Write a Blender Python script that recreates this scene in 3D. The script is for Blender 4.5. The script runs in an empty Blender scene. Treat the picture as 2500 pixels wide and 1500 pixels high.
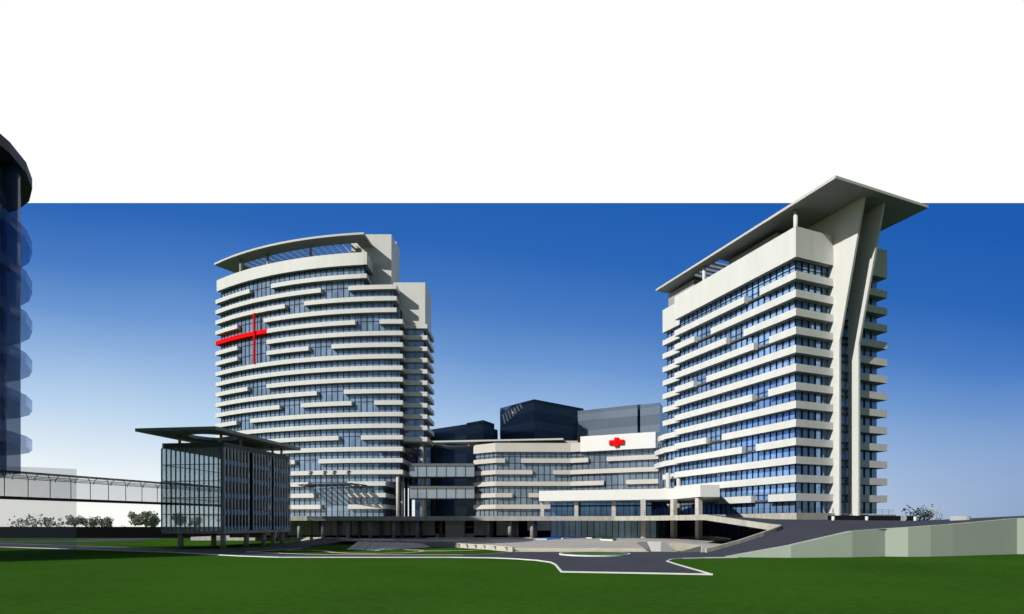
import bpy, math, random
from mathutils import Vector
random.seed(7)
F, CX, YH, H = 1370.0, 1250.0, 1278.0, 4.0     # focal length (px of the 2500 px photo), axis, horizon, eye height
SC = bpy.context.scene
COL = SC.collection
ORG = {}

# ------------------------------------------------------------------ geometry helpers
def X(px, Y): return (px - CX) / F * Y
def Z(py, Y): return H + (YH - py) / F * Y
def G(px, py, z=0.0):                      # point of a horizontal plane seen at a pixel
    Y = (H - z) * F / (py - YH)
    return (X(px, Y), Y)
def XY(px, Y): return (X(px, Y), Y)
def px_of(p): return CX + F * p[0] / p[1]

def cut(path, x0, x1):                     # part of a polyline between two bearings
    out = []
    q0, q1 = (x0 - CX) / F, (x1 - CX) / F
    def q(p): return p[0] / p[1]
    def at(a, b, t):
        # solve (ax+u*dx) = t (ay+u*dy)
        dx, dy = b[0]-a[0], b[1]-a[1]
        u = (t*a[1]-a[0]) / (dx - t*dy)
        return (a[0]+u*dx, a[1]+u*dy)
    n = len(path)
    for i in range(n-1):
        a, b = path[i], path[i+1]
        qa, qb = q(a), q(b)
        if qb <= q0 or qa >= q1: continue
        s = a if qa >= q0 else at(a, b, q0)
        e = b if qb <= q1 else at(a, b, q1)
        if not out: out.append(s)
        out.append(e)
    return out

def offset(path, d):                       # mitred offset to the left of the walking direction
    n = len(path); out = []
    nr = []
    for i in range(n-1):
        dx, dy = path[i+1][0]-path[i][0], path[i+1][1]-path[i][1]
        L = math.hypot(dx, dy) or 1e-9
        nr.append((-dy/L, dx/L))
    for i in range(n):
        if i == 0: m = nr[0]; k = 1
        elif i == n-1: m = nr[-1]; k = 1
        else:
            a, b = nr[i-1], nr[i]
            m = (a[0]+b[0], a[1]+b[1]); L = math.hypot(*m) or 1e-9
            m = (m[0]/L, m[1]/L); k = 1/max(0.3, m[0]*a[0]+m[1]*a[1])
        out.append((path[i][0]+m[0]*d*k, path[i][1]+m[1]*d*k))
    return out

def along(path, step, start=0.0):          # evenly spaced points with direction
    res = []; acc = start
    pos = 0.0
    for i in range(len(path)-1):
        a, b = path[i], path[i+1]
        L = math.hypot(b[0]-a[0], b[1]-a[1])
        if L < 1e-6: continue
        u = ((b[0]-a[0])/L, (b[1]-a[1])/L)
        while acc <= pos+L+1e-6:
            t = acc-pos
            res.append(((a[0]+u[0]*t, a[1]+u[1]*t), u)); acc += step
        pos += L
    return res

class MB:
    def __init__(s): s.v = []; s.f = []
    def prism(s, poly, z0, z1, holes=None):
        n = len(poly)
        area = sum(poly[i][0]*poly[(i+1)%n][1]-poly[(i+1)%n][0]*poly[i][1] for i in range(n))
        if area < 0: poly = poly[::-1]
        f0 = (lambda p: z0) if not callable(z0) else z0
        f1 = (lambda p: z1) if not callable(z1) else z1
        b = len(s.v)
        s.v += [(p[0], p[1], f0(p)) for p in poly] + [(p[0], p[1], f1(p)) for p in poly]
        s.f.append(tuple(range(b+n-1, b-1, -1))); s.f.append(tuple(range(b+n, b+2*n)))
        for i in range(n):
            j = (i+1) % n
            s.f.append((b+i, b+j, b+n+j, b+n+i))
        return s
    def box(s, x0, x1, y0, y1, z0, z1):
        return s.prism([(x0,y0),(x1,y0),(x1,y1),(x0,y1)], z0, z1)
    def obox(s, c, u, la, lb, z0, z1):     # oriented box: centre, direction, length along, across
        n = (-u[1], u[0]); P = []
        for a, b in ((-1,-1),(1,-1),(1,1),(-1,1)):
            P.append((c[0]+u[0]*la/2*a+n[0]*lb/2*b, c[1]+u[1]*la/2*a+n[1]*lb/2*b))
        return s.prism(P, z0, z1)
    def cyl(s, c, r, z0, z1, n=16, r1=None):
        r1 = r if r1 is None else r1
        b = len(s.v)
        for z, rr in ((z0, r), (z1, r1)):
            for i in range(n):
                a = 2*math.pi*i/n
                s.v.append((c[0]+rr*math.cos(a), c[1]+rr*math.sin(a), z))
        s.f.append(tuple(range(b+n-1, b-1, -1))); s.f.append(tuple(range(b+n, b+2*n)))
        for i in range(n):
            j = (i+1) % n
            s.f.append((b+i, b+j, b+n+j, b+n+i))
        return s
    def bar(s, p, q, r, r1=None, n=6):     # round bar between two 3-D points
        p, q = Vector(p), Vector(q); d = (q-p)
        if d.length < 1e-6: return s
        d.normalize(); a = d.orthogonal().normalized(); c = d.cross(a)
        r1 = r if r1 is None else r1; b = len(s.v)
        for o, rr in ((p, r), (q, r1)):
            for i in range(n):
                t = 2*math.pi*i/n
                s.v.append(tuple(o+(a*math.cos(t)+c*math.sin(t))*rr))
        s.f.append(tuple(range(b+n-1, b-1, -1))); s.f.append(tuple(range(b+n, b+2*n)))
        for i in range(n):
            j = (i+1) % n
            s.f.append((b+i, b+j, b+n+j, b+n+i))
        return s
    def quadv(s, pts):
        b = len(s.v); s.v += [tuple(p) for p in pts]; s.f.append(tuple(range(b, b+len(pts)))); return s
    def slab3(s, pts, th):                 # any 3-D polygon thickened downward
        n = len(pts); b = len(s.v)
        s.v += [tuple(p) for p in pts]+[(p[0], p[1], (p[2]-th if not callable(th) else th(p))) for p in pts]
        s.f.append(tuple(range(b, b+n))); s.f.append(tuple(range(b+2*n-1, b+n-1, -1)))
        for i in range(n):
            j = (i+1) % n
            s.f.append((b+i, b+n+i, b+n+j, b+j))
        return s
    def build(s, name, mat, parent=None, smooth=False, caps=None):
        o0 = ORG.get(parent.name, Vector((0,0,0))) if parent else Vector((0,0,0))
        me = bpy.data.meshes.new(name)
        me.from_pydata([tuple(Vector(p)-o0) for p in s.v], [], s.f); me.update()
        import bmesh
        bm = bmesh.new(); bm.from_mesh(me); bmesh.ops.recalc_face_normals(bm, faces=bm.faces); bm.to_mesh(me); bm.free()
        if smooth:
            for p in me.polygons: p.use_smooth = True
        o = bpy.data.objects.new(name, me); COL.objects.link(o)
        me.materials.append(mat)
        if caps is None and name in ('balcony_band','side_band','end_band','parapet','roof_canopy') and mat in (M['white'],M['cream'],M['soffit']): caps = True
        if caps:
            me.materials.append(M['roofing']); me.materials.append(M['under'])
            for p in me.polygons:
                if p.normal.z > .9: p.material_index = 1  # unseen tops darkened to cut light bounced onto the undersides
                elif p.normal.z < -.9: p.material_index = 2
        if parent: o.parent = parent; ORG[o.name] = o0
        return o

def thing(name, label, cat, loc, group=None):
    o = bpy.data.objects.new(name, None); COL.objects.link(o)
    o.location = loc; ORG[o.name] = Vector(loc)
    o.empty_display_size = 1
    o['label'] = label; o['category'] = cat
    if group: o['group'] = group
    return o
def tag(o, label, cat, group=None):
    o['label'] = label; o['category'] = cat
    if group: o['group'] = group
    return o
def struct(o): o['kind'] = 'structure'; return o

# ------------------------------------------------------------------ materials
def lin(c): return tuple((x/255/12.92 if x/255 <= .04045 else ((x/255+.055)/1.055)**2.4) for x in c)+(1,)
def new_mat(name):
    m = bpy.data.materials.new(name); m.use_nodes = True
    nt = m.node_tree; b = nt.nodes['Principled BSDF']; return m, nt, b
def solid(name, col, rough=.6, var=.08, scale=.35, stretch=(1,1,1), bump=0.0, spec=.3, metal=0.0, detail=5):
    m, nt, b = new_mat(name); N, L = nt.nodes, nt.links
    tc = N.new('ShaderNodeTexCoord'); mp = N.new('ShaderNodeMapping'); mp.inputs['Scale'].default_value = stretch
    nz = N.new('ShaderNodeTexNoise'); nz.inputs['Scale'].default_value = scale; nz.inputs['Detail'].default_value = detail
    L.new(tc.outputs['Object'], mp.inputs[0]); L.new(mp.outputs[0], nz.inputs['Vector'])
    r = N.new('ShaderNodeValToRGB'); r.color_ramp.elements[0].position = .3; r.color_ramp.elements[1].position = .7
    r.color_ramp.elements[0].color = tuple(max(0, c*(1-var)) for c in col)+(1,)
    r.color_ramp.elements[1].color = tuple(min(1, c*(1+var)) for c in col)+(1,)
    L.new(nz.outputs['Fac'], r.inputs[0]); L.new(r.outputs[0], b.inputs['Base Color'])
    b.inputs['Roughness'].default_value = rough; b.inputs['Specular IOR Level'].default_value = spec
    b.inputs['Metallic'].default_value = metal
    if bump:
        bp = N.new('ShaderNodeBump'); bp.inputs['Strength'].default_value = bump; bp.inputs['Distance'].default_value = .05
        L.new(nz.outputs['Fac'], bp.inputs['Height']); L.new(bp.outputs[0], b.inputs['Normal'])
    return m
def glass(name, col, metal=.75, rough=.06, cell=2.1, var=.25, wave=.02, spec=None):
    spec = spec if spec is not None else (.7 if metal > .2 else .2)
    m, nt, b = new_mat(name); N, L = nt.nodes, nt.links
    tc = N.new('ShaderNodeTexCoord')
    sn = N.new('ShaderNodeVectorMath'); sn.operation = 'SNAP'; sn.inputs[1].default_value = (cell, cell, 3.9)
    wn = N.new('ShaderNodeTexWhiteNoise'); L.new(tc.outputs['Object'], sn.inputs[0]); L.new(sn.outputs[0], wn.inputs['Vector'])
    mp = N.new('ShaderNodeMapping'); mp.inputs['Scale'].default_value = (1.6, 1.6, .12)
    nz = N.new('ShaderNodeTexNoise'); nz.inputs['Scale'].default_value = 1.0; nz.inputs['Detail'].default_value = 3
    L.new(tc.outputs['Object'], mp.inputs[0]); L.new(mp.outputs[0], nz.inputs['Vector'])
    ad = N.new('ShaderNodeMath'); ad.operation = 'ADD'; L.new(wn.outputs['Value'], ad.inputs[0]); L.new(nz.outputs['Fac'], ad.inputs[1])
    mr = N.new('ShaderNodeMapRange'); mr.inputs[1].default_value = 0.2; mr.inputs[2].default_value = 1.8
    mr.inputs[3].default_value = 1-var; mr.inputs[4].default_value = 1+var
    L.new(ad.outputs[0], mr.inputs[0])
    mx = N.new('ShaderNodeVectorMath'); mx.operation = 'SCALE'; mx.inputs[0].default_value = col
    L.new(mr.outputs[0], mx.inputs['Scale']); L.new(mx.outputs[0], b.inputs['Base Color'])
    b.inputs['Roughness'].default_value = rough; b.inputs['Metallic'].default_value = metal
    b.inputs['Specular IOR Level'].default_value = spec
    n2 = N.new('ShaderNodeTexNoise'); n2.inputs['Scale'].default_value = .25; n2.inputs['Detail'].default_value = 2
    L.new(tc.outputs['Object'], n2.inputs['Vector'])
    bp = N.new('ShaderNodeBump'); bp.inputs['Strength'].default_value = wave; bp.inputs['Distance'].default_value = 1
    L.new(n2.outputs['Fac'], bp.inputs['Height']); L.new(bp.outputs[0], b.inputs['Normal'])
    return m
def clear(name, col, alpha, rough=.08):
    m, nt, b = new_mat(name); N, L = nt.nodes, nt.links
    tr = N.new('ShaderNodeBsdfTransparent'); mix = N.new('ShaderNodeMixShader'); mix.inputs[0].default_value = alpha
    out = N['Material Output']; b.inputs['Base Color'].default_value = col+(1,); b.inputs['Roughness'].default_value = rough; b.inputs['Specular IOR Level'].default_value = .25
    L.new(tr.outputs[0], mix.inputs[1]); L.new(b.outputs[0], mix.inputs[2]); L.new(mix.outputs[0], out.inputs['Surface'])
    return m

M = {}
M['white'] = solid('white_cladding', (.755,.755,.71), .55, .045, .5, (1,1,.15))
M['cream'] = solid('cream_cladding', (.66,.62,.55), .6, .04, .15)
M['soffit'] = solid('canopy_soffit', (.62,.62,.57), .6, .03, .1)
M['grey'] = solid('grey_render', (.42,.42,.40), .7, .06, .2)
M['conc'] = solid('board_concrete', (.50,.48,.41), .85, .16, 1.1, (1,1,.18), .2)
M['concg'] = solid('grey_concrete', (.36,.36,.35), .85, .15, .6, (1,1,.3), .2)
M['fin'] = solid('fin_metal', (.40,.40,.39), .5, .08, .4)
M['finp'] = solid('pale_fin_metal', (.74,.73,.70), .5, .06, .4)
M['slate'] = solid('slate_metal', (.16,.165,.17), .6, .1, .4)
M['taupe'] = solid('taupe_panel', (.58,.52,.46), .7, .08, .3)
M['dark'] = solid('dark_frame', (.012,.014,.018), .5, .2, .5)
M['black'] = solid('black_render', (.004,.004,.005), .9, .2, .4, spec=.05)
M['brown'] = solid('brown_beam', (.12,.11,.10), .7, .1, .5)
M['red'] = solid('red_paint', (.93,.003,.004), .6, .03, .3, spec=.04)
M['stone'] = solid('plaza_stone', (.50,.48,.45), .8, .16, .16, (1,1,1), .1)
M['step'] = solid('step_stone', (.66,.61,.50), .8, .1, .5)
M['pale'] = solid('pale_kerb', (.86,.86,.82), .7, .06, .8)
M['pink'] = solid('pink_paving', (.55,.42,.34), .8, .1, .8)
M['asph'] = solid('asphalt', (.046,.050,.074), .9, .12, .25, (1,1,1), .1)
M['asphd'] = solid('dark_asphalt', (.026,.028,.038), .9, .12, .25)
M['wallg'] = solid('sage_render', (.46,.52,.43), .75, .03, .1)
M['blue'] = solid('pool_blue', (.04,.20,.80), .5, .12, .5, spec=.2)
M['bright'] = solid('bright_cladding', (.88,.87,.82), .5, .02, .15)
M['grassb'] = solid('planter_grass', (.045,.13,.012), .9, .4, 1.5)
M['gL'] = glass('curtain_glass', (.32,.45,.64), .4, .06, 2.1, .34)
M['gR'] = glass('sky_glass', (.29,.50,.88), .45, .05, 1.7, .2)
M['gC'] = glass('wing_glass', (.30,.38,.48), .4, .07, 2.0, .25)
M['gB'] = glass('lobby_glass', (.20,.42,1.0), .7, .08, 1.3, .3)
M['gD'] = glass('dark_glass', (.045,.085,.16), .15, .12, 8, .12)
M['gM'] = glass('blue_grey_glass', (.155,.205,.27), .4, .2, 8, .12)
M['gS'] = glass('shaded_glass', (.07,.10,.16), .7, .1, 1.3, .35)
M['gD3'] = glass('slate_blue_glass', (.11,.18,.28), .15, .12, 8, .12)
M['gD2'] = glass('dark_glass_band', (.075,.125,.21), .15, .15, 8, .1)
M['gM2'] = glass('pale_glass_band', (.20,.255,.32), .3, .2, 8, .1)
M['gP'] = glass('pale_blue_glass', (.32,.45,.58), .4, .15, 4, .1)
M['roofing'] = solid('roofing_felt', (.10,.10,.10), .95, .2, .4, spec=.05)
M['under'] = solid('underside_shade', (.34,.35,.35), .7, .05, .3)  # undersides greyed, shade put into the colour
M['gW'] = glass('ground_glass', (.32,.46,.66), .35, .1, 1.3, .3)
M['span'] = solid('blue_spandrel', (.17,.38,.70), .4, .2, .4)
M['gBr'] = glass('bridge_glass', (.46,.53,.60), .4, .1, 3, .12)
M['clear'] = clear('clear_glass', (.85,.92,.96), .20); [n for n in M['clear'].node_tree.nodes if n.type == 'BSDF_TRANSPARENT'][0].inputs[0].default_value = (.93,.98,1,1)
M['tube'] = clear('tube_glass', (.80,.90,.94), .18)
M['ghost'] = clear('translucent_glass', (.09,.14,.27), .34)
M['ghostc'] = clear('translucent_core', (.05,.08,.17), .54)
M['ghostd'] = solid('night_blue_disc', (.012,.016,.026), .5, .1, .2)
M['ghostp'] = clear('translucent_podium', (.05,.06,.10), .2, .6)
for k_ in ('ghost','ghostc'):
    [n for n in M[k_].node_tree.nodes if n.type == 'BSDF_TRANSPARENT'][0].inputs[0].default_value = (.80,.87,1,1)
M['bark'] = solid('bark', (.12,.10,.075), .9, .2, 2)

def leaf_mat(name, a, b_):
    m, nt, b = new_mat(name); N, L = nt.nodes, nt.links
    g = N.new('ShaderNodeNewGeometry'); r = N.new('ShaderNodeValToRGB')
    r.color_ramp.elements[0].color = a+(1,); r.color_ramp.elements[1].color = b_+(1,)
    L.new(g.outputs['Random Per Island'], r.inputs[0]); L.new(r.outputs[0], b.inputs['Base Color'])
    b.inputs['Roughness'].default_value = .8; b.inputs['Specular IOR Level'].default_value = .2
    return m
M['leaf'] = leaf_mat('leaves', (.27,.30,.22), (.52,.55,.44))

def grass_mat():
    m, nt, b = new_mat('lawn_grass'); N, L = nt.nodes, nt.links
    tc = N.new('ShaderNodeTexCoord'); mp = N.new('ShaderNodeMapping'); mp.inputs['Scale'].default_value = (.5, 1.2, 1)
    L.new(tc.outputs['Object'], mp.inputs[0])
    a = N.new('ShaderNodeTexNoise'); a.inputs['Scale'].default_value = 2.4; a.inputs['Detail'].default_value = 8; a.inputs['Roughness'].default_value = .75
    c = N.new('ShaderNodeTexNoise'); c.inputs['Scale'].default_value = .07; c.inputs['Detail'].default_value = 3
    L.new(mp.outputs[0], a.inputs['Vector']); L.new(tc.outputs['Object'], c.inputs['Vector'])
    mx = N.new('ShaderNodeMath'); mx.operation = 'MULTIPLY_ADD'; mx.inputs[1].default_value = .7
    hm = N.new('ShaderNodeMath'); hm.operation = 'MULTIPLY'; hm.inputs[1].default_value = .3
    L.new(c.outputs['Fac'], hm.inputs[0]); L.new(a.outputs['Fac'], mx.inputs[0]); L.new(hm.outputs[0], mx.inputs[2])
    r = N.new('ShaderNodeValToRGB'); e = r.color_ramp.elements
    e[0].position = .32; e[0].color = (.022,.074,.009,1); e[1].position = .68; e[1].color = (.060,.156,.017,1)
    L.new(mx.outputs[0], r.inputs[0]); L.new(r.outputs[0], b.inputs['Base Color'])
    b.inputs['Roughness'].default_value = 1; b.inputs['Specular IOR Level'].default_value = 0
    f = N.new('ShaderNodeTexNoise'); f.inputs['Scale'].default_value = 9; f.inputs['Detail'].default_value = 4
    L.new(mp.outputs[0], f.inputs['Vector'])
    bp = N.new('ShaderNodeBump'); bp.inputs['Strength'].default_value = .25; bp.inputs['Distance'].default_value = .06
    L.new(f.outputs['Fac'], bp.inputs['Height']); L.new(bp.outputs[0], b.inputs['Normal'])
    return m
M['grass'] = grass_mat()

def plaza_mat():                            # paving in blue-grey, pink and ochre bands
    m, nt, b = new_mat('banded_paving'); N, L = nt.nodes, nt.links
    tc = N.new('ShaderNodeTexCoord')
    mp = N.new('ShaderNodeMapping'); mp.inputs['Scale'].default_value = (.05, .22, 1); mp.inputs['Rotation'].default_value = (0,0,.25)
    nz = N.new('ShaderNodeTexNoise'); nz.inputs['Scale'].default_value = 1; nz.inputs['Detail'].default_value = 4
    L.new(tc.outputs['Object'], mp.inputs[0]); L.new(mp.outputs[0], nz.inputs['Vector'])
    r = N.new('ShaderNodeValToRGB'); e = r.color_ramp.elements
    e[0].position = .3; e[0].color = (.46,.46,.46,1); e[1].position = .75; e[1].color = (.66,.62,.55,1)
    for p, c in ((.42,(.46,.51,.55,1)),(.5,(.58,.55,.51,1)),(.56,(.64,.48,.36,1)),(.6,(.56,.55,.52,1))):
        k = e.new(p); k.color = c
    br = N.new('ShaderNodeTexBrick'); br.inputs['Scale'].default_value = .35
    br.inputs['Color1'].default_value = (1,1,1,1); br.inputs['Color2'].default_value = (.86,.86,.86,1); br.inputs['Mortar'].default_value = (.6,.6,.6,1)
    L.new(tc.outputs['Object'], br.inputs['Vector'])
    mu = N.new('ShaderNodeMix'); mu.data_type = 'RGBA'; mu.blend_type = 'MULTIPLY'; mu.inputs[0].default_value = 1
    L.new(nz.outputs['Fac'], r.inputs[0]); L.new(r.outputs[0], mu.inputs[6]); L.new(br.outputs['Color'], mu.inputs[7])
    L.new(mu.outputs[2], b.inputs['Base Color']); b.inputs['Roughness'].default_value = .8
    return m
M['plaza'] = plaza_mat()

# ------------------------------------------------------------------ camera, light, sky
cd = bpy.data.cameras.new('camera'); cam = bpy.data.objects.new('camera', cd); COL.objects.link(cam)
cam.location = (0,0,H); cam.rotation_euler = (math.radians(90),0,0)
cd.sensor_width = 36; cd.lens = F/2500*36; cd.shift_y = (YH-750)/2500; cd.clip_end = 5000; cd.clip_start = .5
SC.camera = cam
EL = math.radians(31); SH = (-.79, -.613)
sdir = Vector((SH[0]*math.cos(EL), SH[1]*math.cos(EL), math.sin(EL)))
sd = bpy.data.lights.new('sun', 'SUN'); so = bpy.data.objects.new('sun', sd); COL.objects.link(so)
sd.energy = 5.0; sd.angle = math.radians(.5); sd.color = (1,.98,.935)
so.rotation_euler = sdir.to_track_quat('Z', 'Y').to_euler(); so.location = (-200,-150,200)
w = bpy.data.worlds.new('World'); SC.world = w; w.use_nodes = True
nt = w.node_tree; sk = nt.nodes.new('ShaderNodeTexSky'); sk.sky_type = 'NISHITA'; sk.sun_disc = False
sk.ozone_density = 1.8; sk.dust_density = .4; sk.sun_elevation = EL; sk.sun_rotation = math.atan2(sdir.x, sdir.y)
bg = nt.nodes['Background']; bg.inputs['Strength'].default_value = .05
nt.links.new(sk.outputs[0], bg.inputs['Color'])
SC.view_settings.view_transform = 'Standard'; SC.view_settings.look = 'None'
SC.view_settings.exposure = -.42; SC.cycles.diffuse_bounces = 1; SC.cycles.max_bounces = 12; SC.cycles.transparent_max_bounces = 24; SC.view_settings.gamma = 1

BY = 620.0
def sky_mat():
    m = bpy.data.materials.new('sky_backdrop'); m.use_nodes = True; nt = m.node_tree; N, L = nt.nodes, nt.links
    N.remove(N['Principled BSDF']); em = N.new('ShaderNodeEmission'); L.new(em.outputs[0], N['Material Output'].inputs['Surface'])
    g = N.new('ShaderNodeNewGeometry'); sp = N.new('ShaderNodeSeparateXYZ'); L.new(g.outputs['Position'], sp.inputs[0])
    top = Z(496, BY)
    v = N.new('ShaderNodeMapRange'); v.clamp = False; v.inputs[1].default_value = H; v.inputs[2].default_value = top; L.new(sp.outputs['Z'], v.inputs[0])
    u = N.new('ShaderNodeMapRange'); u.inputs[1].default_value = X(0,BY); u.inputs[2].default_value = X(2500,BY); u.inputs[3].default_value = 0; u.inputs[4].default_value = .36
    L.new(sp.outputs['X'], u.inputs[0])
    ad = N.new('ShaderNodeMath'); ad.operation = 'ADD'; L.new(v.outputs[0], ad.inputs[0]); L.new(u.outputs[0], ad.inputs[1])
    nz = N.new('ShaderNodeTexNoise'); nz.inputs['Scale'].default_value = .006; nz.inputs['Detail'].default_value = 3; L.new(g.outputs['Position'], nz.inputs['Vector'])
    na = N.new('ShaderNodeMath'); na.operation = 'MULTIPLY_ADD'; na.inputs[1].default_value = .06; L.new(nz.outputs['Fac'], na.inputs[0]); L.new(ad.outputs[0], na.inputs[2])
    sc = N.new('ShaderNodeMath'); sc.operation = 'MULTIPLY'; sc.inputs[1].default_value = 1/1.5; L.new(na.outputs[0], sc.inputs[0])
    r = N.new('ShaderNodeValToRGB'); e = r.color_ramp.elements
    stops = [(.1,(254,255,250)),(.22,(236,244,248)),(.42,(187,213,238)),(.57,(150,184,226)),(.72,(108,152,210)),(.87,(73,124,196)),(1.06,(44,102,183)),(1.3,(30,92,176))]
    e[0].position = stops[0][0]/1.5; e[0].color = lin(stops[0][1]); e[1].position = stops[-1][0]/1.5; e[1].color = lin(stops[-1][1])
    for p, c in stops[1:-1]:
        k = e.new(p/1.5); k.color = lin(c)
    L.new(sc.outputs[0], r.inputs[0])
    lw = N.new('ShaderNodeMapRange'); lw.inputs[1].default_value = .45; lw.inputs[2].default_value = 0; L.new(v.outputs[0], lw.inputs[0])
    um = N.new('ShaderNodeMapRange'); um.inputs[1].default_value = X(1500,BY); um.inputs[2].default_value = X(2500,BY); um.inputs[4].default_value = .75; L.new(sp.outputs['X'], um.inputs[0])
    fm = N.new('ShaderNodeMath'); fm.operation = 'MULTIPLY'; L.new(lw.outputs[0], fm.inputs[0]); L.new(um.outputs[0], fm.inputs[1])
    gm = N.new('ShaderNodeMix'); gm.data_type = 'RGBA'; gm.inputs[7].default_value = lin((122,142,184)); L.new(fm.outputs[0], gm.inputs[0]); L.new(r.outputs[0], gm.inputs[6]); r = gm
    gt = N.new('ShaderNodeMath'); gt.operation = 'GREATER_THAN'; gt.inputs[1].default_value = top; L.new(sp.outputs['Z'], gt.inputs[0])
    mx = N.new('ShaderNodeMix'); mx.data_type = 'RGBA'; mx.inputs[7].default_value = (1.02,1.02,1.02,1)
    L.new(gt.outputs[0], mx.inputs[0]); L.new(r.outputs[2], mx.inputs[6]); L.new(mx.outputs[2], em.inputs['Color']); em.inputs['Strength'].default_value = 2**.42
    return m
struct(MB().box(-1500, 1500, BY, BY+2, -2, 760).build('sky', sky_mat()))

# ------------------------------------------------------------------ ground, roads
struct(MB().box(-1500, 1500, -400, BY-.5, -1.5, 0).build('ground', M['grass']))
near = [(-260,1330),(0,1336.5),(150,1341),(300,1346),(420,1350),(500,1354.5),(590,1359),(680,1362),(900,1362.3),(1100,1362.2),(1200,1363.5),(1260,1366),(1310,1369.5),(1345,1374.5),(1356,1380),(1371,1398),(1550,1401),(1737,1404.5),(1650,1379),(1628,1372),(1640,1367.5),(1665,1365),(1720,1363.4),(1800,1362.2)]
nearw = [G(*p) for p in near]
far = [(1800,1361.5),(1735,1350),(1585,1348.3),(1253,1348.3),(1200,1353),(1130,1355.8),(1020,1355.8),(800,1355.3),(760,1354.5),(700,1352.5),(600,1349.2),(640,1346),(690,1343),(735,1340.5),(760,1337),(740,1334),(690,1336.5),(640,1338),(590,1340.5),(540,1343),(500,1344),(400,1340.5),(250,1335),(0,1327.5),(-260,1322)]
struct(MB().prism(nearw+[G(*p) for p in far], .005, .03).build('road', M['asph']))
back_road = [(-200,1325),(0,1321.5),(200,1318.5),(350,1313.5),(425,1306.5),(470,1305),(425,1313),(340,1320),(200,1324.5),(0,1326.5),(-200,1330)]
struct(MB().prism([G(*p) for p in back_road], .005, .035).build('side_road', M['asph']))
def strip(mb, path, wd, z0, z1):
    a = offset(path, wd/2); b = offset(path, -wd/2)
    for i in range(len(path)-1):
        mb.prism([a[i], a[i+1], b[i+1], b[i]], z0, z1)
    return mb
struct(strip(MB(), nearw, .16, .0, .11).build('kerb', M['pale']))
isl = [G(*p) for p in [(600,1349.2),(700,1352.5),(760,1354.5),(800,1355.3),(1020,1355.8),(1130,1355.8),(1200,1353),(1250,1348.6)]]
struct(strip(MB(), isl, .16, .0, .07).build('kerb', M['step']))
isl2 = [G(*p) for p in [(600,1349.2),(640,1346),(690,1343),(735,1340.5)]]
struct(strip(MB(), isl2, .2, .0, .08).build('kerb', M['step']))
lk = [G(*p) for p in [(-260,1322),(0,1327.5),(250,1335),(400,1340.5),(500,1344),(590,1340.5),(690,1336.5)]]
struct(strip(MB(), lk, .14, .0, .06).build('kerb', M['concg']))
pp = [G(*p) for p in [(700,1345),(760,1344),(790,1345.5),(815,1349.5),(850,1351.3),(920,1352),(990,1350.5),(1030,1347.5),(1028,1344),(990,1342.5)]]
struct(strip(MB(), pp, .8, .0, .04).build('footpath', M['pink']))
pp2 = [G(*p) for p in [(1036,1345.8),(1090,1345.6),(1150,1344.6),(1190,1342)]]
struct(strip(MB(), pp2, .5, .0, .05).build('footpath', M['step']))

# plaza
PZ = .8
fr = [G(1253,1348.2), G(1585,1348.2)]
plz = [G(1112,1337), G(1180,1341.2), (fr[0][0],fr[0][1]+.02), (fr[0][0]+.2,82.4), (18.6,82.4), (23,82.0), (26.6,79.2), (33,80.4), (38.6,83.3), (39.3,84.6), (33.5,97),(47,120),(52,150),(60,225),(-75,225),(-75,131),(-54,130),(-47,124),(-40,121),(-33,114),(-28,104),(-22,98.5),(-15,96)]
def clipy(poly, y, keep):
    out = []
    for i in range(len(poly)):
        a, b = poly[i], poly[(i+1)%len(poly)]
        ia, ib = (a[1] >= y) == keep, (b[1] >= y) == keep
        if ia: out.append(a)
        if ia != ib:
            t = (y-a[1])/(b[1]-a[1]); out.append((a[0]+(b[0]-a[0])*t, y))
    return out
pm = MB(); pm.prism(clipy(plz, 112, True), -.5, PZ)
def zpl(p): return PZ-.40*max(0, min(1, (112-p[1])/30))
y = 112.0
for yy in (104,98,94,90,86,82.41,78):
    band = clipy(clipy(plz, y, False), yy, True)
    if len(band) > 2: pm.prism(band, -.5, zpl)
    y = yy
struct(pm.build('plaza', M['plaza']))
st = MB()
for i in range(5):
    y0 = fr[0][1]+i*.72
    st.prism([(fr[0][0]+.2, y0),(19.1-.12*i, y0),(18.6, 82.38),(fr[0][0]+.2, 82.38)], i*.08, (i+1)*.08)
tag(st.build('steps', M['step']), 'wide flight of low cream stone steps between road and plaza', 'steps')
lw = MB(); strip(lw, [plz[0], plz[1], (fr[0][0],fr[0][1])], .3, 0, .72)
root = thing('garden_wall', 'low cream wall with small dark sockets edging the lawn left of the steps', 'wall', (plz[0][0], plz[0][1], 0))
lw.build('wall_body', M['step'], root)
for i in range(6):
    t = (i+.5)/6; a, b = (plz[0], plz[1]) if t < .55 else (plz[1], fr[0])
    s = t/.55 if t < .55 else (t-.55)/.45
    c = (a[0]+(b[0]-a[0])*s, a[1]+(b[1]-a[1])*s)
    mb = MB(); mb.box(c[0]-.32,c[0]+.32,c[1]-.42,c[1]-.17,.5,.62); mb.box(c[0]-.1,c[0]+.1,c[1]-.4,c[1]-.17,.15,.5)
    mb.build('bracket', M['brown'], root)
cw = MB(); strip(cw, [plz[0],(-15,95.8),(-22,98.3),(-28,103.8),(-33,113.8)], .3, 0, .86)
tag(cw.build('retaining_wall', M['concg']), 'curved grey concrete retaining wall behind the lawn under the podium', 'wall')
cw = MB(); strip(cw, [(-40,120.8),(-47,123.8),(-54,129.8),(-69,131)], .4, 0, 1.0)
tag(cw.build('retaining_wall', M['conc']), 'low pale concrete wall on the lawn behind the stilts of the glass pavilion', 'wall')
rp = MB(); A, B = G(640,1335), G(745,1335.5)
rp.slab3([(A[0],A[1],.03),(B[0],B[1],.03),(-30,113,.83),(-41,121.5,.83)], lambda p: -.3)
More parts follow.
